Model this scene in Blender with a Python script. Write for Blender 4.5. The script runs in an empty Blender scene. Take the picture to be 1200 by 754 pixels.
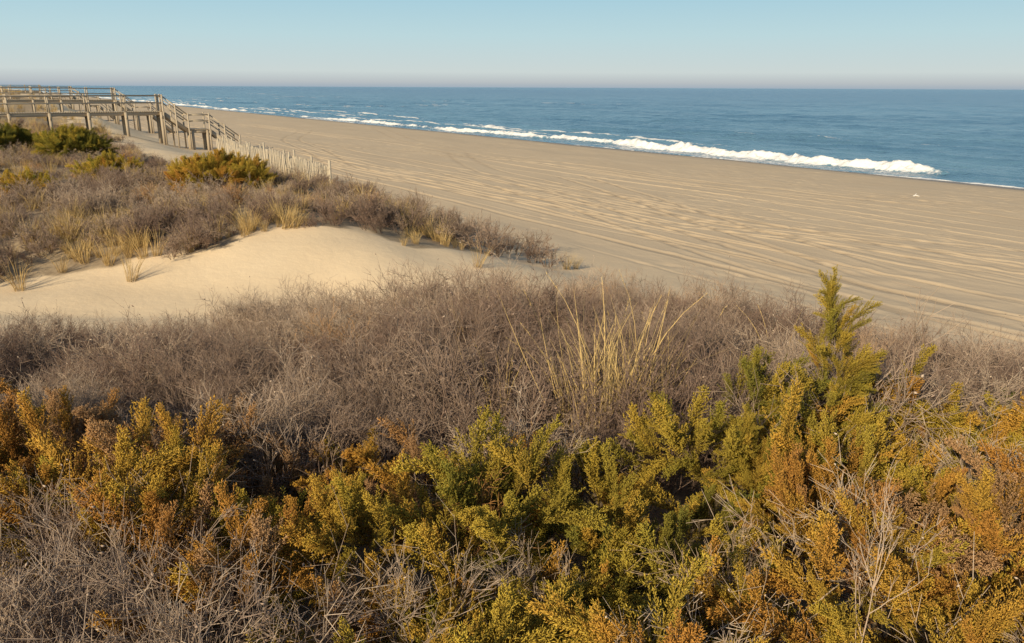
import bpy, math, random, time
import numpy as np
from mathutils import Vector, Quaternion, Matrix, Euler
random.seed(7); rng=np.random.default_rng(7)
scene=bpy.context.scene
scene.view_settings.view_transform='Standard'
scene.view_settings.look='None'
scene.view_settings.exposure=0

# ------------------------------------------------------------ helpers
def _hash(ix,iy,seed):
    n=(ix.astype(np.int64)*374761393+iy.astype(np.int64)*668265263+seed*144269504)&0xffffffff
    n=((n^(n>>13))*1274126177)&0xffffffff
    n=n^(n>>16)
    return (n&0xffffff)/float(0xffffff)
def vnoise(x,y,seed=0):
    x=np.asarray(x,float);y=np.asarray(y,float)
    ix=np.floor(x);iy=np.floor(y);fx=x-ix;fy=y-iy
    fx=fx*fx*fx*(fx*(fx*6-15)+10);fy=fy*fy*fy*(fy*(fy*6-15)+10)
    a=_hash(ix,iy,seed);b=_hash(ix+1,iy,seed);c=_hash(ix,iy+1,seed);d=_hash(ix+1,iy+1,seed)
    return (a*(1-fx)+b*fx)*(1-fy)+(c*(1-fx)+d*fx)*fy
def fbm(x,y,seed=0,o=4):
    v=0;a=.5;tot=0
    for i in range(o):
        v=v+a*vnoise(x*2**i+i*17.3,y*2**i-i*9.1,seed+i);tot+=a;a*=.5
    return v/tot
def sm(a,b,x):
    k=np.clip((x-a)/(b-a),0,1);return k*k*(3-2*k)
AZ=math.radians(34.1);SA,CA=math.sin(AZ),math.cos(AZ)
def st(x,y): return -SA*x+CA*y, CA*x+SA*y      # s alongshore, t toward sea
def xy(s,t): return -SA*s+CA*t, CA*s+SA*t

TR=[]
_r=random.Random(9)
# (t0, wander, depth, seed, drift, s-centre, s-halfrange, half width)
for t0 in [16.8,17.2,17.9,18.4,18.9,19.6,20.5,21.6,22.4,23.6,25.4,27.6,29.6,31.0,34.2,37.5,41.]:
    TR.append((t0,_r.uniform(.15,.8),_r.uniform(.35,1.1)*(1.3 if t0<23.5 else .8),_r.randint(0,999),0.,0,0,_r.uniform(.06,.13)))
for (t0,dr,sc_,hr) in [(19.5,.13,20,26),(23.,-.12,32,30),(26.,.20,34,24),(30,-.16,44,34),(24.,.28,24,14),(34,.10,60,50),(22,.06,50,50)]:
    TR.append((t0,.9,_r.uniform(.6,1.1),_r.randint(0,999),dr,sc_,hr,_r.uniform(.07,.11)))
def tracks(s,t):
    gr=0;be=0
    for t0,wa,dp,sd,dr,sc_,hr,wd in TR:
        c=t0+(fbm(s/34.,s*0+sd,sd,2)-.5)*7.0*wa+(vnoise(s/11.,s*0+sd,sd+9)-.5)*.5
        if dr:
            c=c+dr*(s-sc_)+.004*(s-sc_)**2*(1 if dr>0 else -1);m=1-sm(hr*.7,hr,np.abs(s-sc_))
        else: m=sm(.34,.50,fbm(s/30.,s*0+5.5,sd+3,2))
        dpp=m*dp*(.8+.3*vnoise(s/2.5,s*0+2.5,sd+5))*(.5+.8*vnoise(s/14,s*0+1.5,sd+6))
        for off in (-.8,.8):
            d=(t-c-off)
            gr=gr+dpp*np.exp(-(d/wd)**2);be=be+dpp*(np.exp(-((d-wd*2)/.08)**2)+.6*np.exp(-((d+wd*2)/.08)**2))
    return gr,be
def height(x,y,detail=True,out=None):
    s,t=st(x,y)
    base=np.interp(t,[-50,10,16,38,46,54,60,80,400],[1.6,1.5,1.12,.95,.72,.03,-.4,-1.5,-4])
    edge=14.6+2.2*(fbm(s/9,t*0+3,11,2)-.5)*2
    D=sm(0,7.5,edge-t)
    near=np.interp(y,[-20,0,5,8,12,13.5,15,18,24,35,60,100,200,1000,4000],
                      [3.3,3.4,3.3,2.85,2.15,1.98,2.15,2.76,3.05,3.25,3.4,4.1,4.6,5.6,7])
    near=near+(fbm(x/4.5,y/4.5,5,3)-.5)*.55*sm(4,12,y)+sm(60,200,y)*(fbm(x/25,y/25,8,3)-.5)*3
    near=near+sm(-8,-30,t)*.5-.75*sm(-1,6,t)*sm(24,33,y)*(1-sm(80,120,y))
    z=base+(near-base)*D
    if detail:
        b=sm(13.5,16.5,t)*(1-sm(46,52,t))
        z=z+(fbm(x/1.3,y/1.3,21,3)-.5)*.025+(fbm(x/5,y/5,25,2)-.5)*.12*(1-sm(44,52,t))
        ch=sm(.52,.68,fbm(x/5,y/5,43,3))
        z=z+b*(fbm(x/.5,y/.5,41,2)-.5)*.055*ch
        z=z-b*.03*sm(.80,.90,vnoise(x/.4,y/.4,47))*sm(.5,.65,fbm(x/7,y/7,53,2))
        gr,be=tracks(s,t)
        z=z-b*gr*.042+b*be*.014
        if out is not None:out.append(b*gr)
    return z

def mesh_from(name,V,F):
    me=bpy.data.meshes.new(name)
    V=np.asarray(V,np.float32)
    me.vertices.add(len(V));me.vertices.foreach_set('co',V.ravel())
    tot=sum(f.size for f in F);nf=sum(len(f) for f in F)
    me.loops.add(tot);me.polygons.add(nf)
    me.loops.foreach_set('vertex_index',np.concatenate([f.ravel() for f in F]).astype(np.int32))
    starts=[];o=0
    for f in F:
        k=f.shape[1];starts.append(o+np.arange(len(f))*k);o+=f.size
    me.polygons.foreach_set('loop_start',np.concatenate(starts).astype(np.int32))
    me.update(calc_edges=True)
    return me
def add_attr(me,name,arr):
    a=me.attributes.new(name,'FLOAT','POINT');a.data.foreach_set('value',np.asarray(arr,np.float32).ravel())
def smooth(me): me.polygons.foreach_set('use_smooth',np.ones(len(me.polygons),bool))
def newobj(name,me,mat=None,parent=None):
    o=bpy.data.objects.new(name,me);scene.collection.objects.link(o)
    if mat: me.materials.append(mat)
    if parent: o.parent=parent
    return o
def empty(name):
    e=bpy.data.objects.new(name,None);scene.collection.objects.link(e);e.empty_display_size=.3;return e

def perp(D):
    D=D/np.maximum(np.linalg.norm(D,axis=1,keepdims=True),1e-9)
    ref=np.where(np.abs(D[:,2:3])>.9,np.array([[1.,0,0]]),np.array([[0,0,1.]]))
    A=np.cross(D,ref);A/=np.linalg.norm(A,axis=1,keepdims=True)
    return A,np.cross(D,A)
class Geo:
    def __init__(s): s.V=[];s.F3=[];s.F4=[];s.H=[];s.D=[];s.n=0
    def add(s,V,h,F3=None,F4=None,dt=None):
        if F3 is not None:s.F3.append(F3+s.n)
        if F4 is not None:s.F4.append(F4+s.n)
        s.V.append(V);s.H.append(h);s.D.append(np.zeros(len(V)) if dt is None else dt);s.n+=len(V)
    def flat(s):
        return (np.concatenate(s.V),np.concatenate(s.H),np.concatenate(s.F3) if s.F3 else None,np.concatenate(s.F4) if s.F4 else None)
    def tubes(s,segs,sides=3):
        a=np.array([[*q[0],*q[1],q[2],q[3],q[4],q[5]] for q in segs],float)
        P0=a[:,0:3];P1=a[:,3:6];A,B=perp(P1-P0);n=len(a)
        V=np.zeros((n,2*sides,3));H=np.zeros((n,2*sides))
        for k in range(sides):
            an=2*math.pi*k/sides;d=A*math.cos(an)+B*math.sin(an)
            V[:,k]=P0+d*a[:,6:7];V[:,sides+k]=P1+d*a[:,7:8]
            H[:,k]=a[:,8];H[:,sides+k]=a[:,9]
        base=(np.arange(n)*2*sides)[:,None]
        fs=[]
        for k in range(sides):
            k2=(k+1)%sides
            fs.append(base+np.array([[k,k2,sides+k2,sides+k]]))
        s.add(V.reshape(-1,3),H.ravel(),F4=np.concatenate(fs))
    def spindles(s,sp):
        a=np.array([[*q[0],*q[1],q[2],q[3],q[4]] for q in sp],float)
        P0=a[:,0:3];P1=a[:,3:6];A,B=perp(P1-P0);n=len(a)
        V=np.zeros((n,5,3));H=np.zeros((n,5));M=P0*.5+P1*.5
        V[:,0]=P0;V[:,4]=P1;H[:,0]=a[:,7];H[:,4]=a[:,8]
        for k in range(3):
            an=2*math.pi*k/3
            d=A*math.cos(an)+B*math.sin(an)
            V[:,1+k]=M+d*a[:,6:7];H[:,1+k]=(a[:,7]+a[:,8])/2
        base=(np.arange(n)*5)[:,None]
        fs=[base+np.array([[0,1+(k+1)%3,1+k]]) for k in range(3)]+[base+np.array([[4,1+k,1+(k+1)%3]]) for k in range(3)]
        s.add(V.reshape(-1,3),H.ravel(),F3=np.concatenate(fs))
    def ribbon(s,pts,w,h0=0,h1=1):
        pts=np.array(pts);n=len(pts)
        d=pts[-1]-pts[0]
        side=np.cross(d,rng.normal(size=3));side=side/np.linalg.norm(side)
        ws=w*(1-np.linspace(0,1,n)**2*.9)
        V=np.concatenate([pts-side*ws[:,None]/2,pts+side*ws[:,None]/2])
        h=np.linspace(h0,h1,n);i=np.arange(n-1)
        s.add(V,np.concatenate([h,h]),F4=np.stack([i,i+1,n+i+1,n+i],1))
    def box(s,c,size,R=None,h=0.):
        q=np.array([[x,y,z] for x in(-.5,.5) for y in(-.5,.5) for z in(-.5,.5)])*np.array(size)
        if R is not None:q=q@np.array(R).T
        s.add(q+np.array(c),np.full(8,h),F4=np.array([[0,1,3,2],[4,6,7,5],[0,4,5,1],[2,3,7,6],[0,2,6,4],[1,5,7,3]]))
    def beam(s,p0,p1,w,hh,h=0.):
        p0=np.array(p0,float);p1=np.array(p1,float);d=p1-p0;L=np.linalg.norm(d);d/=L
        up=np.array([0,0,1.])
        if abs(d[2])>.95: up=np.array([SA,-CA,0.])*-1
        a=np.cross(up,d);a/=np.linalg.norm(a);b=np.cross(d,a)
        s.box((p0+p1)/2,(L,w,hh),np.stack([d,a,b],1),h)
    def inst(s,src,M,dt):
        V,h,F3,F4=src
        s.add(V@M[:3,:3].T+M[:3,3],h,F3,F4,np.full(len(V),dt))
    def mesh(s,name):
        F=[]
        if s.F3:F.append(np.concatenate(s.F3))
        if s.F4:F.append(np.concatenate(s.F4))
        me=mesh_from(name,np.concatenate(s.V),F)
        add_attr(me,'h',np.concatenate(s.H));add_attr(me,'dt',np.concatenate(s.D));return me

# ------------------------------------------------------------ materials
def mat(name):
    m=bpy.data.materials.new(name);m.use_nodes=True;nt=m.node_tree
    b=nt.nodes['Principled BSDF'];return m,nt,b
def N(nt,t,**k):
    n=nt.nodes.new(t)
    for a,v in k.items():setattr(n,a,v)
    return n
def attr(nt,name,typ='GEOMETRY'):
    n=N(nt,'ShaderNodeAttribute',attribute_name=name,attribute_type=typ);return n.outputs['Fac']
def ramp(nt,fac,stops):
    r=N(nt,'ShaderNodeValToRGB');e=r.color_ramp.elements
    while len(e)<len(stops):e.new(.5)
    for el,(p,c) in zip(e,stops):
        el.position=p;el.color=(*c,1)
    if fac is not None:nt.links.new(fac,r.inputs[0])
    return r.outputs[0]
def mixc(nt,f,a,b,mode='MIX'):
    m=N(nt,'ShaderNodeMix',data_type='RGBA',blend_type=mode)
    for sock,v in ((m.inputs[0],f),(m.inputs[6],a),(m.inputs[7],b)):
        if isinstance(v,(int,float)):sock.default_value=v
        elif isinstance(v,tuple):sock.default_value=(*v,1)
        else:nt.links.new(v,sock)
    return m.outputs[2]
def math_(nt,op,a,b=0.,c=None):
    m=N(nt,'ShaderNodeMath',operation=op)
    for i,v in enumerate((a,b) if c is None else (a,b,c)):
        if isinstance(v,(int,float)):m.inputs[i].default_value=v
        else:nt.links.new(v,m.inputs[i])
    return m.outputs[0]
def noise(nt,scale,vec=None,detail=4,rough=.55):
    n=N(nt,'ShaderNodeTexNoise');n.inputs['Scale'].default_value=scale;n.inputs['Detail'].default_value=detail;n.inputs['Roughness'].default_value=rough
    if vec:nt.links.new(vec,n.inputs['Vector'])
    return n.outputs['Fac']
def rotmap(nt,scale):
    tc=N(nt,'ShaderNodeNewGeometry');mp=N(nt,'ShaderNodeVectorRotate',rotation_type='Z_AXIS');mp.inputs['Angle'].default_value=-AZ
    nt.links.new(tc.outputs['Position'],mp.inputs['Vector'])
    m2=N(nt,'ShaderNodeVectorMath',operation='MULTIPLY');m2.inputs[1].default_value=scale
    nt.links.new(mp.outputs[0],m2.inputs[0]);return m2.outputs[0]

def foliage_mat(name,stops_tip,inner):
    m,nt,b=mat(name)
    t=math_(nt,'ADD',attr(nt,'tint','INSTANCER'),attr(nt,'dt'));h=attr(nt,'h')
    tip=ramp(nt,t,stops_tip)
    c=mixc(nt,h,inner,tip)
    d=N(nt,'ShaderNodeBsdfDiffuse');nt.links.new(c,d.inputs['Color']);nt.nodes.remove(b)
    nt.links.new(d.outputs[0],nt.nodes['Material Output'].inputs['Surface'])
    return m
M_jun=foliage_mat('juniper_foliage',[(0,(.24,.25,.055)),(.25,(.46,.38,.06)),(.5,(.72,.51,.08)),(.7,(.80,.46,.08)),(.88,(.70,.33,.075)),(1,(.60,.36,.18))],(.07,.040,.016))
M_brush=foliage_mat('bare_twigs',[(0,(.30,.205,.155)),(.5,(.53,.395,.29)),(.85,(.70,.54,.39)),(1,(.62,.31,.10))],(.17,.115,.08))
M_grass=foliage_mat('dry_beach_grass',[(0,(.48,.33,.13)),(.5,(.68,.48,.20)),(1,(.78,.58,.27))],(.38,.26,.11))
def wood_mat(name,c1,c2):
    m,nt,b=mat(name)
    n=noise(nt,2.5,rotmap(nt,(3,3,3)));h=attr(nt,'h')
    c=mixc(nt,n,c1,c2);n2=noise(nt,40,rotmap(nt,(.15,1,1)))
    c=mixc(nt,math_(nt,'MULTIPLY',n2,.5),c,(.17,.135,.10))
    c=mixc(nt,h,c,(.60,.50,.37))
    nt.links.new(c,b.inputs['Base Color']);b.inputs['Roughness'].default_value=.85;b.inputs['Specular IOR Level'].default_value=.2
    return m
M_wood=wood_mat('weathered_wood',(.60,.48,.33),(.44,.36,.26))
M_pick=wood_mat('fence_slats',(.70,.60,.44),(.46,.39,.29))

# ground
M_g,nt,b=mat('sand_ground')
P=N(nt,'ShaderNodeNewGeometry').outputs['Position']
sandd=mixc(nt,noise(nt,.6,P,3),(.78,.59,.37),(.86,.68,.45))
sandb=mixc(nt,noise(nt,.5,rotmap(nt,(1,.5,1)),5,.6),(.56,.43,.285),(.69,.545,.37))
c=mixc(nt,attr(nt,'beach'),sandd,sandb)
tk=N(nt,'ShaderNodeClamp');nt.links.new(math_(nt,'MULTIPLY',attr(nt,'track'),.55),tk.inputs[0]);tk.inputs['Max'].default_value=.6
c=mixc(nt,tk.outputs[0],c,(.35,.26,.17))  # ruts tinted darker: compacted sand, plus groove shading put into the colour
c=mixc(nt,math_(nt,'MULTIPLY',noise(nt,60,P,2),.22),c,(.38,.29,.18))
lit=mixc(nt,noise(nt,25,P,2),(.16,.115,.07),(.36,.27,.17))
lf=math_(nt,'SUBTRACT',math_(nt,'MULTIPLY',attr(nt,'litter'),1.7),math_(nt,'MULTIPLY',noise(nt,5,P,4),.7))
cl=N(nt,'ShaderNodeClamp');nt.links.new(lf,cl.inputs[0])
c=mixc(nt,cl.outputs[0],c,lit)
c=mixc(nt,attr(nt,'wet'),c,(.24,.185,.135))
nt.links.new(c,b.inputs['Base Color']);b.inputs['Specular IOR Level'].default_value=.15
rg=math_(nt,'SUBTRACT',.95,math_(nt,'MULTIPLY',attr(nt,'wet'),.55));nt.links.new(rg,b.inputs['Roughness'])
bp=N(nt,'ShaderNodeBump');bp.inputs['Strength'].default_value=.45;bp.inputs['Distance'].default_value=.04
n1=noise(nt,4,P,6,.62)
nt.links.new(n1,bp.inputs['Height']);nt.links.new(bp.outputs[0],b.inputs['Normal'])

# ------------------------------------------------------------ ground sheet
def ax(parts):
    out=[parts[0][0]]
    for a,bb,st0,gr in parts:
        x=out[-1];d=st0
        while x<bb:
            x+=d;d*=gr;out.append(x)
    return np.array(out)
S=np.concatenate([-ax([(12,60,1.0,1.15),(60,2500,8,1.3)])[::-1],ax([(-11.5,42,.18,1.0),(42,100,.4,1.0),(100,300,.8,1.02),(300,9000,4,1.08)])])
T=np.concatenate([-ax([(12.2,60,.6,1.12),(60,6000,6,1.3)])[::-1],ax([(-11.8,14,.25,1.0),(14,32,.06,1.0),(32,46,.09,1.0),(46,56,.3,1.0),(56,90,1.,1.1)])])
def sheet(name,S,T,fn):
    sg,tg=np.meshgrid(S,T,indexing='ij')
    X,Y=xy(sg,tg)
    ns,ntt=sg.shape;idx=np.arange(ns*ntt).reshape(ns,ntt)
    F=np.stack([idx[:-1,:-1],idx[:-1,1:],idx[1:,1:],idx[1:,:-1]],-1).reshape(-1,4)[:,::-1]
    return sg,tg,X,Y,F
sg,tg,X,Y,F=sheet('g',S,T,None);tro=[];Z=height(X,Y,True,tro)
me=mesh_from('ground',np.stack([X,Y,Z],-1).reshape(-1,3),[F]);smooth(me)
def ycut(x): return np.interp(x,[-12,-9,-5,-2,0,3,6,10],[9.3,9.5,10.2,11.6,13.2,14,14,15])
def yridge(x): return np.interp(x,[-30,-15,-10.4,-7,-5.8,-2.4,0],[14,14.6,15.3,16.6,17.4,18.4,20])
def nearveg(x,y):
    s,t=st(x,y);e=(fbm(x/1.3,y/1.3,61,3)-.5)*2.2
    return (y<ycut(x)+e)&(t<11.9+e*.8)
def ridgeveg(x,y):
    s,t=st(x,y);e=(fbm(x/2.,y/2.,62,3)-.5)*3.2
    return (y>yridge(x)+e)&(t<10.9+e-3.6*sm(27,33,y))
s_,t_=st(X,Y)
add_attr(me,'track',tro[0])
litter=np.where(nearveg(X,Y),.95,0.)+np.where(ridgeveg(X,Y),.66,0.)
add_attr(me,'litter',litter);add_attr(me,'beach',sm(11,17,t_))
wl=(vnoise(s_/9,s_*0,77)-.5)*3
add_attr(me,'wet',sm(48.5,52.5,t_+wl)*.9)
newobj('ground',me,M_g)

# ------------------------------------------------------------ ocean
S2=ax([(-60,20,1.0,1.),(20,110,.2,1.0),(110,320,.45,1.01),(320,40000,5,1.08)])
S2=np.concatenate([-ax([(62,20000,4,1.3)])[::-1],S2])
T2=ax([(48.5,66,.12,1.0),(66,130,.36,1.01),(130,500,1,1.03),(500,60000,12,1.12)])
sg,tg,X,Y,F=sheet('o',S2,T2,None)
Z=np.zeros_like(sg)
ph=tg/9.5+(fbm(sg/40,tg/30,91,3)-.5)*3.2
am=.24*sm(58,70,tg)*(1-.5*sm(150,600,tg))*(.4+fbm(sg/18,tg/9,92,2))
Z+=am*(np.exp(np.sin(ph*2*np.pi)*1.3)/3.6-.35)
Z+=(fbm(sg/1.6,tg/.7,93,3)-.5)*.12*(1-sm(60,300,tg))
Z+=(fbm(sg/6,tg/2.5,94,3)-.5)*.32*sm(54,62,tg)*(1-.6*sm(150,700,tg))
tb=57.4+(fbm(sg/14,sg*0,95,2)-.5)*2.8+(fbm(sg/2.5,sg*0,295,2)-.5)*.9+sm(60,100,sg)*-.8
env=sm(27.5,32,sg)*(1-.3*sm(66,78,sg))*(.42+.85*fbm(sg/2.2,sg*0+9,96,3))*(1-.25*sm(.55,.68,vnoise(sg/11,sg*0+4,196))*sm(62,75,sg))
env=env*(1-.4*sm(120,150,sg)*(1-sm(190,215,sg)))
d=tg-tb
prof=np.where(d<0,np.exp(-(d/.45)**2),np.exp(-(d/1.7)**2))
Z+=.62*env*prof
lump=fbm(sg/.45,tg/.3,97,3)
fz=env*np.exp(-((d+.2)/.55)**2)
Z+=fz*(lump-.4)*.65
foam=1.5*fz+.55*env*np.exp(-((d+1.8)/1.3)**2)
te=53.6+(fbm(sg/12,sg*0,98,3)-.5)*3.0
foam+=.95*np.exp(-((tg-te)/.3)**2)*(.35+1.0*vnoise(sg/6,sg*0,99))*sm(-100,0,sg)
foam+=.38*sm(0,1,tg-te)*(1-sm(0,4,tg-te))
Z+=.05-.25*sm(te+.4,te-1.2,tg)
for c0,sd,ln in ((62.0,102,17.),(66.5,202,26.),(72,302,30.),(82,402,34.)):
    tb2=c0+(vnoise(sg/20,sg*0,sd-1)-.5)*4
    env2=sm(.50,.68,vnoise(sg/ln,sg*0+3,sd))*sm(50,64,sg)*(.3+1.*fbm(sg/2.5,sg*0+3,sd+7,2))
    d2=tg-tb2
    Z+=.35*env2*np.exp(-(d2/.9)**2);foam+=1.15*env2*np.exp(-((d2+.2)/.4)**2)
caps=sm(.78,.85,vnoise(sg/6,tg/1.2,103))*sm(.55,.7,vnoise(sg/60,tg/28,104))*sm(75,95,tg)*(1-sm(180,260,tg))
foam+=caps*.9;Z+=caps*.15
me=mesh_from('ocean',np.stack([X,Y,Z],-1).reshape(-1,3),[F]);smooth(me);add_attr(me,'foam',foam);add_attr(me,'deep',sm(58,700,tg)**.42)
M_w,nt,b=mat('sea_water')
P=N(nt,'ShaderNodeNewGeometry').outputs['Position']
big=noise(nt,1.,rotmap(nt,(.05,.012,1.)),4,.6)
bg2=N(nt,'ShaderNodeMapRange');nt.links.new(big,bg2.inputs[0]);bg2.inputs[1].default_value=.35;bg2.inputs[2].default_value=.65
wc=mixc(nt,bg2.outputs[0],(.075,.18,.27),(.17,.31,.39))
wc=mixc(nt,attr(nt,'deep'),wc,mixc(nt,bg2.outputs[0],(.015,.075,.17),(.055,.15,.27)))
fo=math_(nt,'ADD',attr(nt,'foam'),math_(nt,'MULTIPLY',math_(nt,'SUBTRACT',noise(nt,2.2,P,5,.7),.5),1.7))
mr=N(nt,'ShaderNodeMapRange',interpolation_type='SMOOTHSTEP');nt.links.new(fo,mr.inputs[0]);mr.inputs[1].default_value=.45;mr.inputs[2].default_value=.85
c=mixc(nt,mr.outputs[0],wc,(.82,.80,.76))
nt.links.new(c,b.inputs['Base Color'])
rr=math_(nt,'ADD',.2,math_(nt,'MULTIPLY',mr.outputs[0],.6));nt.links.new(rr,b.inputs['Roughness'])
b.inputs['Specular IOR Level'].default_value=.4;b.inputs['IOR'].default_value=1.33
bp=N(nt,'ShaderNodeBump');bp.inputs['Strength'].default_value=1.;bp.inputs['Distance'].default_value=.5
w1=noise(nt,1.6,rotmap(nt,(1,.45,1)),5,.6);w2=noise(nt,.2,rotmap(nt,(.35,1,1)),5,.65)
nt.links.new(math_(nt,'ADD',math_(nt,'MULTIPLY',w1,.35),math_(nt,'MULTIPLY',w2,2.6)),bp.inputs['Height']);nt.links.new(bp.outputs[0],b.inputs['Normal'])
newobj('ocean',me,M_w)

# ------------------------------------------------------------ plant units
def rv(): return rng.normal(size=3)
def nrm(v): return v/np.linalg.norm(v)
def make_plume(L=.42,nl=40,wide=.15):
    g=Geo();seg=[];sp=[]
    p=np.zeros(3);d=np.array([0,0,1.]);bend=rv()*.12;bend[2]=0
    pts=[p.copy()];dirs=[d.copy()];K=10
    for i in range(K):
        d=nrm(d+bend+rv()*.06);p=p+d*L/K;pts.append(p.copy());dirs.append(d.copy())
        seg.append((pts[-2],pts[-1],.0045*(1-i/K)+.0012,.0045*(1-(i+1)/K)+.001,.1,.25))
    for i in range(nl):
        u=.10+.88*(i/nl)**.9;k=min(int(u*K),K-1);f=u*K-k
        q=pts[k]*(1-f)+pts[k+1]*f;dd=dirs[k]
        a=i*2.39996+rng.uniform(-.4,.4)
        A,B=perp(dd[None]);side=A[0]*math.cos(a)+B[0]*math.sin(a)
        ang=rng.uniform(.45,.9)-.25*u
        ld=nrm(dd*math.cos(ang)+side*math.sin(ang))
        ll=(wide*(1-u)**.75*min(1,.35+u*2.2)+.026)*rng.uniform(.4,1.5)
        n=max(2,int(ll/.0085));prev=q.copy()
        for j in range(n):
            w=(j+1)/n;ld=nrm(ld+rv()*.06+dd*.05);q2=prev+ld*ll/n
            sgn=1 if j%2 else -1
            pl=nrm(np.cross(ld,side+rv()*.3))
            td=nrm(ld*.95+pl*sgn*.6+rv()*.15)
            tl=(.028*(1-w*.6)+.009)*rng.uniform(.6,1.3)
            hb=.15+.3*u;e=q2+td*tl
            sp.append((prev,q2+ld*.003,.0016,.2+.3*w,.3+.4*w))
            sp.append((q2,e,.0023,hb,min(1,hb+.6)))
            for z in range(2):
                v=rng.uniform(.15,.8);b0=q2+td*tl*v
                bd=nrm(td*.9+rv()*.42);bl=rng.uniform(.008,.015)
                sp.append((b0,b0+bd*bl,.0021,hb,min(1,hb+.3+.45*v)))
            prev=q2
        sp.append((prev,prev+ld*.02,.0026,.75,1.))
    g.tubes(seg);g.spindles(sp);return g.flat()
def make_brush(stems=10,H=.62,r=.0048,spread=.9,lev=(4,5,3),leafy=0,rmin=.0016):
    g=Geo();seg=[];sp=[]
    def grow(p,d,L,r,lv,h):
        K=4 if lv==0 else 2;pts=[p]
        if lv==3:K=1
        for i in range(K):
            d=nrm(d+rv()*(.16 if lv<2 else .22)+np.array([0,0,.05]));p2=pts[-1]+d*L/K
            seg.append((pts[-1],p2,r*(1-.5*i/K),r*(1-.5*(i+1)/K),h+.25*i/K,h+.25*(i+1)/K));pts.append(p2)
        if lv<3:
            for c in range(lev[lv]):
                u=rng.uniform(.25,1);k=min(int(u*K),K-1);q=pts[k]+(pts[k+1]-pts[k])*(u*K-k)
                grow(q,nrm(d+rv()*.48+np.array([0,0,.12])),L*rng.uniform(.42,.7),max(r*.6,rmin),lv+1,h+.22)
        elif rng.random()<leafy:
            e=pts[-1];sp.append((e,e+rv()*.012,.006,1,1))
    for i in range(stems):
        a=rng.uniform(0,6.28);tl=rng.uniform(.05,spread)
        d=nrm(np.array([math.cos(a)*math.sin(tl),math.sin(a)*math.sin(tl),math.cos(tl)]))
        grow(np.array([math.cos(a)*.06,math.sin(a)*.06,-.03]),d,H*rng.uniform(.45,.8),r,0,.05)
    g.tubes(seg)
    if sp:g.spindles(sp)
    return g.flat()
def make_grass(name,n=60,H=.55,w=.005,R=.09,bend=.6,seed=False):
    g=Geo()
    for i in range(n):
        a=rng.uniform(0,6.28);rr=R*math.sqrt(rng.random());p=np.array([math.cos(a)*rr,math.sin(a)*rr,-.03])
        tl=rng.uniform(0,.4);d=nrm(np.array([math.cos(a)*tl,math.sin(a)*tl,1]));L=H*rng.uniform(.5,1.1);pts=[p];K=6
        bd=np.array([math.cos(a),math.sin(a),-.5])*bend*rng.uniform(.1,1.)/K+rv()*.03
        for k in range(K):
            d=nrm(d+bd*(.3+k*.35));p=p+d*L/K;pts.append(p)
        g.ribbon(pts,w*rng.uniform(.7,1.2),.1,1)
        if seed and rng.random()<.3:
            for k in range(12):
                q=pts[-1]-d*k*.011
                e=q+nrm(d+rv()*.25)*.018;g.ribbon([q,(q+e)/2,e],.004,1,1)
    me=g.mesh(name);me.materials.append(M_grass);return bpy.data.objects.new(name,me)
def xform(loc,d,scale,roll):
    q=Vector(d).to_track_quat('Z','Y')@Quaternion((0,0,1),roll)
    return np.array(Matrix.LocRotScale(Vector(loc),q,Vector((scale,)*3)))
def merged(name,items,srcs,m):
    g=Geo()
    for loc,d,sc,dt in items:
        g.inst(srcs[random.randrange(len(srcs))],xform(loc,d,sc,random.uniform(0,6.28)),dt)
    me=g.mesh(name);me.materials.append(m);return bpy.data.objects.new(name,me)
def coll(name,objs):
    c=bpy.data.collections.new(name)
    for o in objs:c.objects.link(o)
    return c
PL=[make_plume(L=.36+.05*(i%3),wide=.11+.03*(i%3)) for i in range(8)]
def mound_unit(name,r=.42,n=30,tv=.15,smin=.5,smax=1.25,bias=.40):
    it=[]
    lean=(random.uniform(-.35,.35),random.uniform(-.35,.35))
    for i in range(n):
        a=random.uniform(0,6.28);el=math.asin(random.uniform(.02,1)**.8)
        d=np.array([math.cos(a)*math.cos(el),math.sin(a)*math.cos(el),math.sin(el)])
        b=d*np.array([r*.62,r*.62,r*.45])*random.uniform(.4,1)
        dd=nrm(d*np.array([1,1,.8])+np.array([lean[0],lean[1],bias])+rv()*.22)
        it.append((b,dd,random.uniform(smin,smax),random.gauss(0,tv)))
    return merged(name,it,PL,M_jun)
C_mo=coll('juniper_parts',[mound_unit('mound_%d'%i,n=26) for i in range(7)])
def leader_unit(name,H=.85):
    it=[]
    for k in range(40):
        u=(k/39)**.9;a=random.uniform(0,6.28);w=(.95*(1-u)+.08)*random.uniform(.5,1.3)
        out=.22*(1-u)*random.uniform(0,1)
        it.append((np.array([math.cos(a)*out+.05*math.sin(u*4),math.sin(a)*out,H*u*.8]),nrm(np.array([math.cos(a)*w,math.sin(a)*w,random.uniform(.6,1)])),(.95-.4*u)*random.uniform(.6,1.15),random.gauss(0,.13)))
    it.append((np.array([.05*math.sin(4),0,H*.8]),np.array([.1,0,1.]),.6,0))
    return merged(name,it,PL,M_jun)
C_le=coll('juniper_leader_parts',[leader_unit('leader_%d'%i,.8+.08*i) for i in range(3)])
BR=[make_brush(H=.58+.06*(i%3),leafy=.03) for i in range(6)]
BF=[make_brush(H=.62,r=.009,lev=(4,4,2),spread=.8,leafy=.05,rmin=.0035,stems=8) for i in range(4)]
def patch(name,srcs,R,n,tv=.14,smax=1.15):
    it=[]
    for i in range(n):
        a=random.uniform(0,6.28);r=R*math.sqrt(random.random())
        it.append((np.array([math.cos(a)*r,math.sin(a)*r,0]),nrm(np.array([random.gauss(0,.15),random.gauss(0,.15),1])),random.uniform(.6,smax),random.gauss(0,tv)))
    return merged(name,it,srcs,M_brush)
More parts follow.
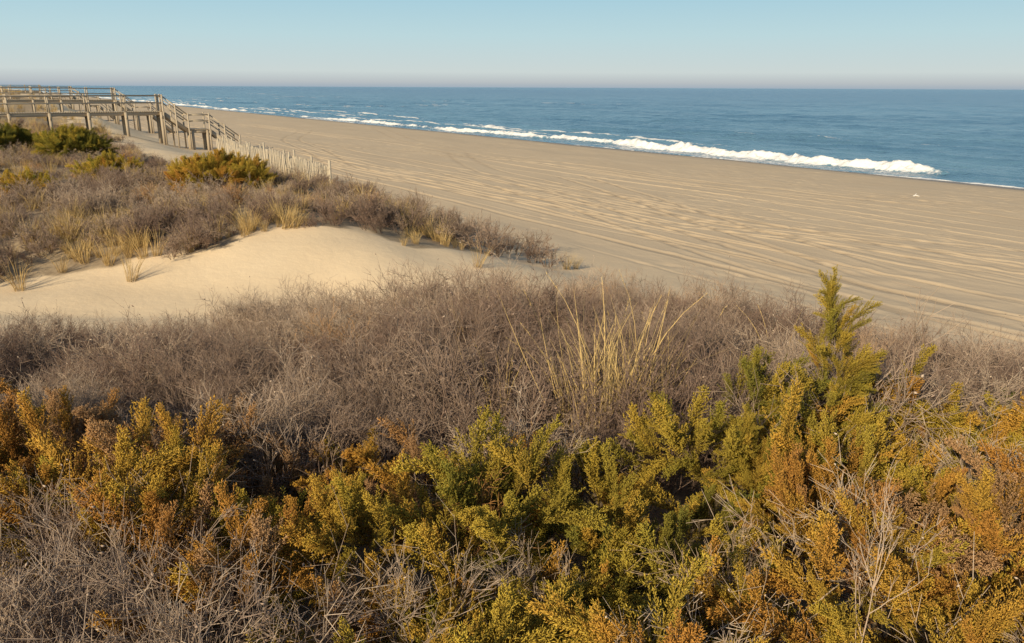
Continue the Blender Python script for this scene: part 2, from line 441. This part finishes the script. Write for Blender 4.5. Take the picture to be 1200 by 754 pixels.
C_br=coll('brush_parts',[patch('brush_%d'%i,BR,.65,11,smax=1.3) for i in range(5)])
C_b1=coll('brush_single_parts',[patch('brushs_%d'%i,BR,.05,1) for i in range(4)])
C_bf=coll('brush_far_parts',[patch('brushfar_%d'%i,BF,.9,9) for i in range(4)])
C_f1=coll('brush_far_single_parts',[patch('brushfs_%d'%i,BF,.05,1) for i in range(3)])
C_gr=coll('grass_parts',[make_grass('tuft_%d'%i,n=55,H=.5+.06*i,w=.007) for i in range(5)])
C_tg=coll('tallgrass_parts',[make_grass('tall_%d'%i,n=22,H=1.05,w=.0075,R=.12,bend=.35,seed=True) for i in range(3)])

def scatter(name,C,pts,dirs,scl,tint):
    nv=len(C.objects)
    n=len(pts);me=bpy.data.meshes.new(name);me.vertices.add(n)
    me.vertices.foreach_set('co',np.asarray(pts,np.float32).ravel())
    rot=np.zeros((n,3),np.float32)
    for i in range(n):
        q=Vector(dirs[i]).to_track_quat('Z','Y')@Quaternion((0,0,1),random.uniform(0,6.283))
        rot[i]=q.to_euler()
    a=me.attributes.new('rot','FLOAT_VECTOR','POINT');a.data.foreach_set('vector',rot.ravel())
    add_attr(me,'scl',scl);add_attr(me,'tint',tint)
    a=me.attributes.new('idx','INT','POINT');a.data.foreach_set('value',rng.integers(0,nv,n).astype(np.int32))
    o=newobj(name,me)
    ng=bpy.data.node_groups.new(name+'_gn','GeometryNodeTree')
    ng.interface.new_socket('Geometry',in_out='INPUT',socket_type='NodeSocketGeometry')
    ng.interface.new_socket('Geometry',in_out='OUTPUT',socket_type='NodeSocketGeometry')
    gi=ng.nodes.new('NodeGroupInput');go=ng.nodes.new('NodeGroupOutput')
    ci=ng.nodes.new('GeometryNodeCollectionInfo');ci.inputs['Collection'].default_value=C
    ci.inputs['Separate Children'].default_value=True;ci.inputs['Reset Children'].default_value=True
    ip=ng.nodes.new('GeometryNodeInstanceOnPoints');ip.inputs['Pick Instance'].default_value=True
    def na(nm,ty):
        x=ng.nodes.new('GeometryNodeInputNamedAttribute');x.data_type=ty;x.inputs['Name'].default_value=nm;return x.outputs['Attribute']
    er=ng.nodes.new('FunctionNodeEulerToRotation')
    L=ng.links.new
    L(gi.outputs[0],ip.inputs['Points']);L(ci.outputs[0],ip.inputs['Instance']);L(na('idx','INT'),ip.inputs['Instance Index'])
    L(na('rot','FLOAT_VECTOR'),er.inputs[0]);L(er.outputs[0],ip.inputs['Rotation']);L(na('scl','FLOAT'),ip.inputs['Scale'])
    L(ip.outputs[0],go.inputs[0])
    md=o.modifiers.new('scatter','NODES');md.node_group=ng
    return o
def HZ(x,y): return height(np.asarray(x,float),np.asarray(y,float),False)
def updirs(n,a): return np.array([nrm(np.array([rng.normal(0,a),rng.normal(0,a),1])) for _ in range(n)])
def poisson(x0,x1,y0,y1,dmin,fn,tries):
    r=random.Random(5);cells={};out=[]
    for _ in range(tries):
        x=r.uniform(x0,x1);y=r.uniform(y0,y1);dm=dmin(x,y) if callable(dmin) else dmin
        k=(int(x//1.5),int(y//1.5));ok=True
        for i in(-1,0,1):
            for j in(-1,0,1):
                for a,b_ in cells.get((k[0]+i,k[1]+j),()):
                    if (a-x)**2+(b_-y)**2<dm*dm:ok=False;break
                if not ok:break
            if not ok:break
        if ok:cells.setdefault(k,[]).append((x,y));out.append((x,y))
    a=np.array(out);m=fn(a[:,0],a[:,1])&(np.abs(a[:,0])<.85*a[:,1]+2)
    return a[m,0],a[m,1]

# --- juniper mounds
def isjun(x,y):
    if y>np.interp(x,[-5,-2.5,-1,0,.8,1.2,2,4,5],[4.8,4.8,4.6,4.5,4.5,4.9,5.2,5.1,4.9]):return False
    if x<-.46*y-.05 and y<3.2 : return False
    return True
rr_=random.Random(11)
cent=[(.22,3.0),(.35,3.35),(.1,2.6)]
for _ in range(6000):
    x=rr_.uniform(-4.2,5.);y=rr_.uniform(1.2,5.8)
    if abs(x)>.75*y+1.0 or not isjun(x,y):continue
    if any((x-a)**2+(y-b_)**2<.385**2 for a,b_ in cent):continue
    cent.append((x,y))
JP,JD,JS,JT=[],[],[],[]
for x,y in cent:
    f=float(fbm(np.array(x*1.1),np.array(y*1.1),123,2))
    tint=np.interp(x/y,[-.6,-.3,-.1,.1,.3,.6],[.82,.74,.60,.53,.60,.58])+(f-.5)*1.1
    if y>3.9 and x>.6: tint-=.18
    if y>3.5 and x<-.6: tint+=.12
    if y<3.8: tint=max(tint,.34)
    top=np.interp(x,[-4,-1,0,.8,1.6,2.4,3.5],[4.13,4.1,4.1,4.1,4.2,4.22,4.15])+rr_.uniform(-.34,.16)
    top-=.12*max(0,2.6-y)
    sc=rr_.uniform(.85,1.15)
    JP.append((x,y,top-.50*sc));JD.append(nrm(np.array([rr_.gauss(0,.2),rr_.gauss(-.1,.2),1])));JS.append(sc);JT.append(min(1,max(0.05,tint)))
scatter('juniper_shrub',C_mo,JP,JD,JS,JT)
scatter('juniper_shrub',C_le,[(2.06,4.75,3.93),(3.12,4.5,3.4),(1.5,4.2,3.4),(2.7,4.9,3.35),(1.75,3.9,3.3),(2.15,4.7,3.45)],[(0,0,1.),(.1,0,1.),(-.15,0,1.),(.1,0,1),(-.25,0,1),(.05,0,1)],[1.,.9,.85,.8,.85,1],[.4,.65,.45,.3,.8,.3])
def far_jun(name,x,y,w,h,n,tint):
    P_=[];g=float(HZ(x,y));D_=[];S_=[];T_=[]
    for i in range(n):
        a=random.uniform(0,6.28);r=math.sqrt(random.random())*w*.38;px,py=x+math.cos(a)*r,y+math.sin(a)*r*.8
        sc=random.uniform(1.1,1.5);hh=h*(1-.55*(r/(w*.5))**2)
        P_.append((px,py,g+max(.05,hh-.5*sc)));D_.append(nrm(np.array([math.cos(a)*.3,math.sin(a)*.3,1])));S_.append(sc);T_.append(np.clip(tint+random.gauss(0,.09),0,1))
    scatter(name,C_mo,P_,D_,S_,T_)
far_jun('juniper_shrub',-8.7,23.2,2.7,1.3,20,.5)
far_jun('juniper_shrub',-18.0,32,3.8,1.55,22,.12)
far_jun('juniper_shrub',-20.8,32,4.0,1.5,24,.12)
far_jun('juniper_shrub',-13.8,27.,1.8,.9,7,.45)
far_jun('juniper_shrub',-14.3,22.5,2.4,.85,8,.45)

# --- brush near
x,y=poisson(-14,14,3.9,15,.70,nearveg,9000)
m=np.array([not (isjun(a,b_) and b_<4.8) for a,b_ in zip(x,y)]);x,y=x[m],y[m]
n=len(x);z=HZ(x,y)
sc=rng.uniform(.78,1.16,n)*np.interp(y,[4,6,9,12.5,15],[.95,1.0,.95,.9,.85])*(.68+.62*fbm(x/1.5,y/1.5,71,2))
_,tt=st(x,y);sc*=1-.25*sm(10,12.3,tt);sc*=np.interp(x,[-8,-3,0,4],[.82,.92,1.12,1.1])
ti=np.clip(.44+(fbm(x/1.8,y/1.8,72,3)-.5)*2.1+rng.normal(0,.08,n),0,.85)
scatter('bare_brush_thicket',C_br,np.stack([x,y,z],1),updirs(n,.06),sc,ti)
k=rng.random(n)<.28
scatter('rusty_leaf_shrub',C_b1,np.stack([x,y,z],1)[k],updirs(k.sum(),.15),sc[k]*1.25,rng.uniform(.5,1.,k.sum()))
def bl(x,y): return (x<-.44*y)&(y<3.5)&(y>1.2)
x,y=poisson(-4.5,-.3,1.2,3.6,.22,bl,3000);n=len(x)
scatter('bare_brush_shrub',C_b1,np.stack([x,y,HZ(x,y)+.2],1),updirs(n,.3),rng.uniform(.8,1.1,n),np.clip(rng.normal(.6,.15,n),0,.9))
pp=[(a+random.uniform(-.2,.2),b_+random.uniform(-.2,.2)) for a,b_ in cent if random.random()<.22]
pa=np.array(pp);zz=HZ(pa[:,0],pa[:,1])+.18
scatter('bare_brush_shrub',C_b1,np.c_[pa,zz],updirs(len(pp),.3),rng.uniform(.7,1.0,len(pp)),np.clip(rng.normal(.9,.1,len(pp)),0,1))

# --- ridge brush & grass
def ridge_b(x,y): return ridgeveg(x,y)&(fbm(x/2.6,y/2.6,81,3)>.32)
x,y=poisson(-48,3,14,62,lambda x,y:.85+.022*max(0,y-15),ridge_b,9000);n=len(x);z=HZ(x,y)
ti=np.clip(.40+(fbm(x/3,y/3,82,2)-.5)*1.7+rng.normal(0,.1,n),0,.85)
scatter('bare_brush_thicket',C_bf,np.stack([x,y,z],1),updirs(n,.06),rng.uniform(.6,1.05,n)*np.interp(y,[15,20,24,60],[1.0,1.15,1.0,1.0]),ti)
def region(n,x0,x1,y0,y1,fn):
    x=rng.uniform(x0,x1,n);y=rng.uniform(y0,y1,n);m=fn(x,y)&(np.abs(x)<.85*y+2);return x[m],y[m]
x,y=region(7500,-48,4,14,62,lambda a,b_:ridgeveg(a,b_)&((fbm(a/2.6,b_/2.6,81,3)<.46)|(rng.random(len(a))<.33)))
gx,gy=region(3600,-22,4,13,26,lambda a,b_:(fbm(a/1.4,b_/1.4,85,3)>.57)&(st(a,b_)[1]<13.3)&(b_>yridge(a)+.1)&(b_<yridge(a)+3.5))
ex,ey=region(8,-14,0,12,18,lambda a,b_:(st(a,b_)[1]<13.))
x=np.r_[x,gx,ex];y=np.r_[y,gy,ey];n=len(x)
scatter('beach_grass',C_gr,np.stack([x,y,HZ(x,y)],1),updirs(n,.15),rng.uniform(.45,1.2,n),np.clip(rng.normal(.4,.25,n),0,1))
s0=rng.uniform(55,500,3500);t0=rng.uniform(-40,9,3500);x,y=xy(s0,t0)
m=fbm(x/8,y/8,87,2)>.35;x,y=x[m],y[m];n=len(x)
scatter('dune_grass',C_gr,np.stack([x,y,HZ(x,y)],1),np.tile([0.1,0,1.],(n,1)),rng.uniform(1.0,2.2,n),np.clip(rng.normal(.3,.25,n),0,1))

# --- tall grass clump
tp=[(rng.normal(.66,.19),rng.normal(5.6,.25)) for i in range(13)]
tp+= [(-.1,5.6),(1.2,6.2),(2.7,7.4),(-.5,8.4),(.3,9.5)]
tp=np.array(tp);n=len(tp)
scatter('tall_dry_grass',C_tg,np.c_[tp,HZ(tp[:,0],tp[:,1])+.2],np.array([nrm(np.array([rng.normal(0.0,.10),rng.normal(0,.08),1])) for _ in range(n)]),np.r_[rng.uniform(.7,1.35,13),rng.uniform(.55,.8,n-13)],np.clip(rng.normal(.45,.2,n),0,1))
wx=rng.uniform(-3.8,1.2,34);wy=21+rng.uniform(-2,3,34);_,tt=st(wx,wy);k=tt<13.2;wx,wy=wx[k],wy[k];n=len(wx)
scatter('dead_weed',C_f1,np.c_[wx,wy,HZ(wx,wy)],np.tile([0,0,1.],(n,1)),rng.uniform(.9,1.5,n),rng.uniform(.2,.95,n))

# --- pale dead branch at right foreground
rng=np.random.default_rng(21);random.seed(21)
g=Geo();seg=[]
def limb(p,d,L,r,lv):
    K=6;pts=[p]
    for i in range(K):
        d=nrm(d+rv()*.08+np.array([0,0,.06]));p2=pts[-1]+d*L/K;seg.append((pts[-1],p2,r*(1-.6*i/K),r*(1-.6*(i+1)/K),1,1));pts.append(p2)
    if lv<3:
        for c in range((8,4,3)[lv]):
            k=random.randint(2,K);limb(pts[k],nrm(d+rv()*.4),L*random.uniform(.3,.5),max(r*.55,.0009),lv+1)
limb(np.array([1.34,2.48,3.62]),np.array([.0,.05,1.]),.66,.0042,0)
g.tubes(seg,5);me=g.mesh('dead_branch');M_db,nt,b=mat('dead_bark')
nt.links.new(mixc(nt,noise(nt,60),(.44,.31,.21),(.56,.42,.30)),b.inputs['Base Color']);b.inputs['Roughness'].default_value=.8
newobj('dead_branch',me,M_db)

# ------------------------------------------------------------ boardwalks
NN=np.array([CA,SA,0.]);AA=np.array([-SA,CA,0.])
def boardwalk(E,zd,length,W=1.5,stair=True,rise=0.0,dense=2.4):
    root=empty('boardwalk');E=np.array([E[0],E[1],0.])
    deck=Geo();rail=Geo();post=Geo();stairs=Geo()
    def P(u,v,z): return E+NN*u+AA*v+np.array([0,0,z])
    def dz(u): return zd+rise*(-u)
    n=int(length/.15)
    for i in range(n):
        u=-i*.15-.07;deck.beam(P(u,-W/2-.04,dz(u)-.02),P(u,W/2+.04,dz(u)-.02),.135,.04,random.uniform(0,.25))
    for v in(-W/2+.05,0,W/2-.05):deck.beam(P(-length,v,dz(-length)-.165),P(0,v,dz(0)-.165),.05,.24,.3)
    u=-.12
    while u>-length:
        for v in(-W/2-.02,W/2+.02):
            gz=float(HZ(*P(u,v,0)[:2]))
            post.beam(P(u,v,gz-.4),P(u,v,dz(u)-.05),.2,.2,.1)
            post.beam(P(u,v,dz(u)-.049),P(u,v,dz(u)+1.22),.10,.10,.3)
        post.beam(P(u,-W/2-.2,dz(u)-.40),P(u,W/2+.2,dz(u)-.40),.07,.22)
        u-=dense
    for v in(-W/2-.02,W/2+.02):
        for hz,hh in((1.10,.09),(.60,.08)):
            rail.beam(P(-length,v+.07*np.sign(v),dz(-length)+hz),P(0,v+.07*np.sign(v),dz(0)+hz),.04,hh,.3)
    if stair:
        def flight(u0,z0,u1,z1):
            ns=max(2,int(round((z0-z1)/.19)))
            for i in range(ns):
                f=(i+.5)/ns;uu=u0+(u1-u0)*f;z=z0+(z1-z0)*(i+1)/ns
                stairs.beam(P(uu,-W/2+.05,z),P(uu,W/2-.05,z),(u1-u0)/ns*.96,.045,.3)
            for v in(-W/2+.02,W/2-.02):
                stairs.beam(P(u0,v,z0-.14),P(u1,v,z1-.14),.05,.28,.2)
            for v in(-W/2-.05,W/2+.05):
                for hz in(1.08,.6):rail.beam(P(u0,v,z0+hz),P(u1,v,z1+hz),.04,.085,.3)
                m=2
                for i in range(m+1):
                    uu=u0+(u1-u0)*i/m;z=z0+(z1-z0)*i/m
                    gz=float(HZ(*P(uu,v,0)[:2]));post.beam(P(uu,v+.07*np.sign(v),min(gz-.3,z-.3)),P(uu,v+.07*np.sign(v),z+1.2),.10,.10,.3)
        zb=float(HZ(*P(6.,0,0)[:2]));zm=zd-1.35
        flight(0.02,zd,1.7,zm)
        for i in range(10):
            deck.beam(P(1.78+i*.15,-W/2-.04,zm-.02),P(1.78+i*.15,W/2+.04,zm-.02),.135,.04,.2)
        for v in(-W/2+.05,W/2-.05):deck.beam(P(1.72,v,zm-.17),P(3.2,v,zm-.17),.05,.22)
        for uu in(1.95,3.05):
            for v in(-W/2+.1,W/2-.1):
                post.beam(P(uu,v,zb-.5),P(uu,v,zm-.06),.2,.2)
        for v in(-W/2-.03,W/2+.03):
            for hz in(1.05,.6):rail.beam(P(1.7,v,zm+hz),P(3.2,v,zm+hz),.04,.085,.3)
        flight(3.22,zm,5.4,zb+.05)
    for nm,gg in(('deck',deck),('railing',rail),('posts',post),('stairs',stairs)):
        if gg.n:newobj(nm,gg.mesh(nm),M_wood,root)
    return root
boardwalk((-26.4,60),4.2,26)
boardwalk(xy(92.,12.5),4.6,30,rise=.01)
boardwalk(xy(128.,12.),4.7,30)
boardwalk(xy(185.,12.),4.9,40)

# ------------------------------------------------------------ sand fence
def fence(path,name='sand_fence',lean=.06,dark=0.):
    g=Geo()
    pts=[np.array(p,float) for p in path];k=0
    for a,b_ in zip(pts[:-1],pts[1:]):
        L=np.linalg.norm(b_-a);n=int(L/.105)
        for i in range(n):
            q=a+(b_-a)*i/n;z=float(HZ(q[0],q[1]))
            sag=.07*math.sin(i*.09+k);hgt=1.12+random.uniform(-.05,.05)+sag
            lx=random.gauss(0,lean)+.05*math.sin(i*.05);ly=random.gauss(0,lean*.5)
            d=(b_-a)/L;top=np.array([q[0]+d[0]*lx*1.1-d[1]*ly,q[1]+d[1]*lx*1.1+d[0]*ly,z+hgt])
            g.beam([q[0],q[1],z-.1],top,.045,.014,random.uniform(0,.9)*(1-dark))
            if i%28==0:
                g.beam([q[0]+d[1]*.05,q[1]-d[0]*.05,z-.3],[q[0]+d[1]*.05+random.gauss(0,.05),q[1]-d[0]*.05,z+1.38],.075,.075,.1)
        k+=1
        m=int(L/1.5)+1
        for hh in(.25,.6,.95):
            for i in range(m):
                q0=a+(b_-a)*i/m;q1=a+(b_-a)*(i+1)/m
                g.beam([q0[0],q0[1],float(HZ(*q0))+hh],[q1[0],q1[1],float(HZ(*q1))+hh],.02,.012,0)
    newobj(name,g.mesh(name),M_pick)
fence([(-8.1,34.5),(-12.3,42.),(-17,50.5),(-22,60)],dark=.6)
fence([(-8.1,34.5),(-10.4,36.4),(-13.6,40.5),(-17.6,47)])
# small bleached driftwood scrap on the open beach
M_dw,nt,b=mat('bleached_wood');nt.links.new(mixc(nt,noise(nt,30),(.62,.58,.52),(.78,.74,.68)),b.inputs['Base Color']);b.inputs['Roughness'].default_value=.8
g=Geo();q=(19.7,38.0);z=float(HZ(*q))
g.tubes([((q[0]-.12,q[1],z+.03),(q[0]+.03,q[1]+.03,z+.07),.04,.04,1,1),((q[0]+.03,q[1]+.03,z+.07),(q[0]+.2,q[1],z+.03),.04,.02,1,1),((q[0],q[1]+.02,z+.06),(q[0]+.06,q[1]+.05,z+.16),.02,.01,1,1)],7)
newobj('driftwood',g.mesh('driftwood'),M_dw)

# ------------------------------------------------------------ light, sky
EL=math.radians(25);SAZ=math.radians(214)
sd=Vector((math.sin(SAZ)*math.cos(EL),math.cos(SAZ)*math.cos(EL),math.sin(EL)))
L=bpy.data.lights.new('sun','SUN');L.energy=5;L.angle=math.radians(.5);L.color=(1,.85,.60)
lo=bpy.data.objects.new('sun',L);scene.collection.objects.link(lo);lo.rotation_euler=sd.to_track_quat('Z','Y').to_euler()
w=bpy.data.worlds.new('World');scene.world=w;w.use_nodes=True;nt=w.node_tree
bg=nt.nodes['Background'];sky=N(nt,'ShaderNodeTexSky',sky_type='NISHITA');sky.sun_disc=False
sky.sun_elevation=EL;sky.sun_rotation=SAZ;sky.altitude=0;sky.air_density=1.;sky.dust_density=.4;sky.ozone_density=1.5
bg.inputs[1].default_value=.10
tc=N(nt,'ShaderNodeTexCoord');sx=N(nt,'ShaderNodeSeparateXYZ');nt.links.new(tc.outputs['Generated'],sx.inputs[0])
zz_=sx.outputs['Z']
zs=math_(nt,'MULTIPLY',zz_,5.)
haze=ramp(nt,zs,[(0,(.36,.43,.50)),(.03,(.48,.52,.54)),(.09,(.60,.67,.66)),(.3,(.50,.68,.72)),(.62,(.34,.59,.72)),(1,(.24,.48,.66))])
hz=N(nt,'ShaderNodeVectorMath',operation='SCALE');nt.links.new(haze,hz.inputs[0]);hz.inputs['Scale'].default_value=1/.10
mr=N(nt,'ShaderNodeMapRange',interpolation_type='SMOOTHSTEP');nt.links.new(zz_,mr.inputs[0]);mr.inputs[1].default_value=.12;mr.inputs[2].default_value=.45
nt.links.new(mixc(nt,mr.outputs[0],hz.outputs[0],sky.outputs[0]),bg.inputs[0])

# ------------------------------------------------------------ camera
cam=bpy.data.cameras.new('camera');co=bpy.data.objects.new('camera',cam);scene.collection.objects.link(co)
cam.sensor_width=36;cam.lens=27.18;cam.clip_start=.05;cam.clip_end=200000
co.location=(0,0,6)
th=math.radians(16.85);R=Matrix.Rotation(math.pi/2-th,4,'X')@Matrix.Rotation(math.radians(.25),4,'Z')
co.rotation_euler=R.to_euler()
scene.camera=co
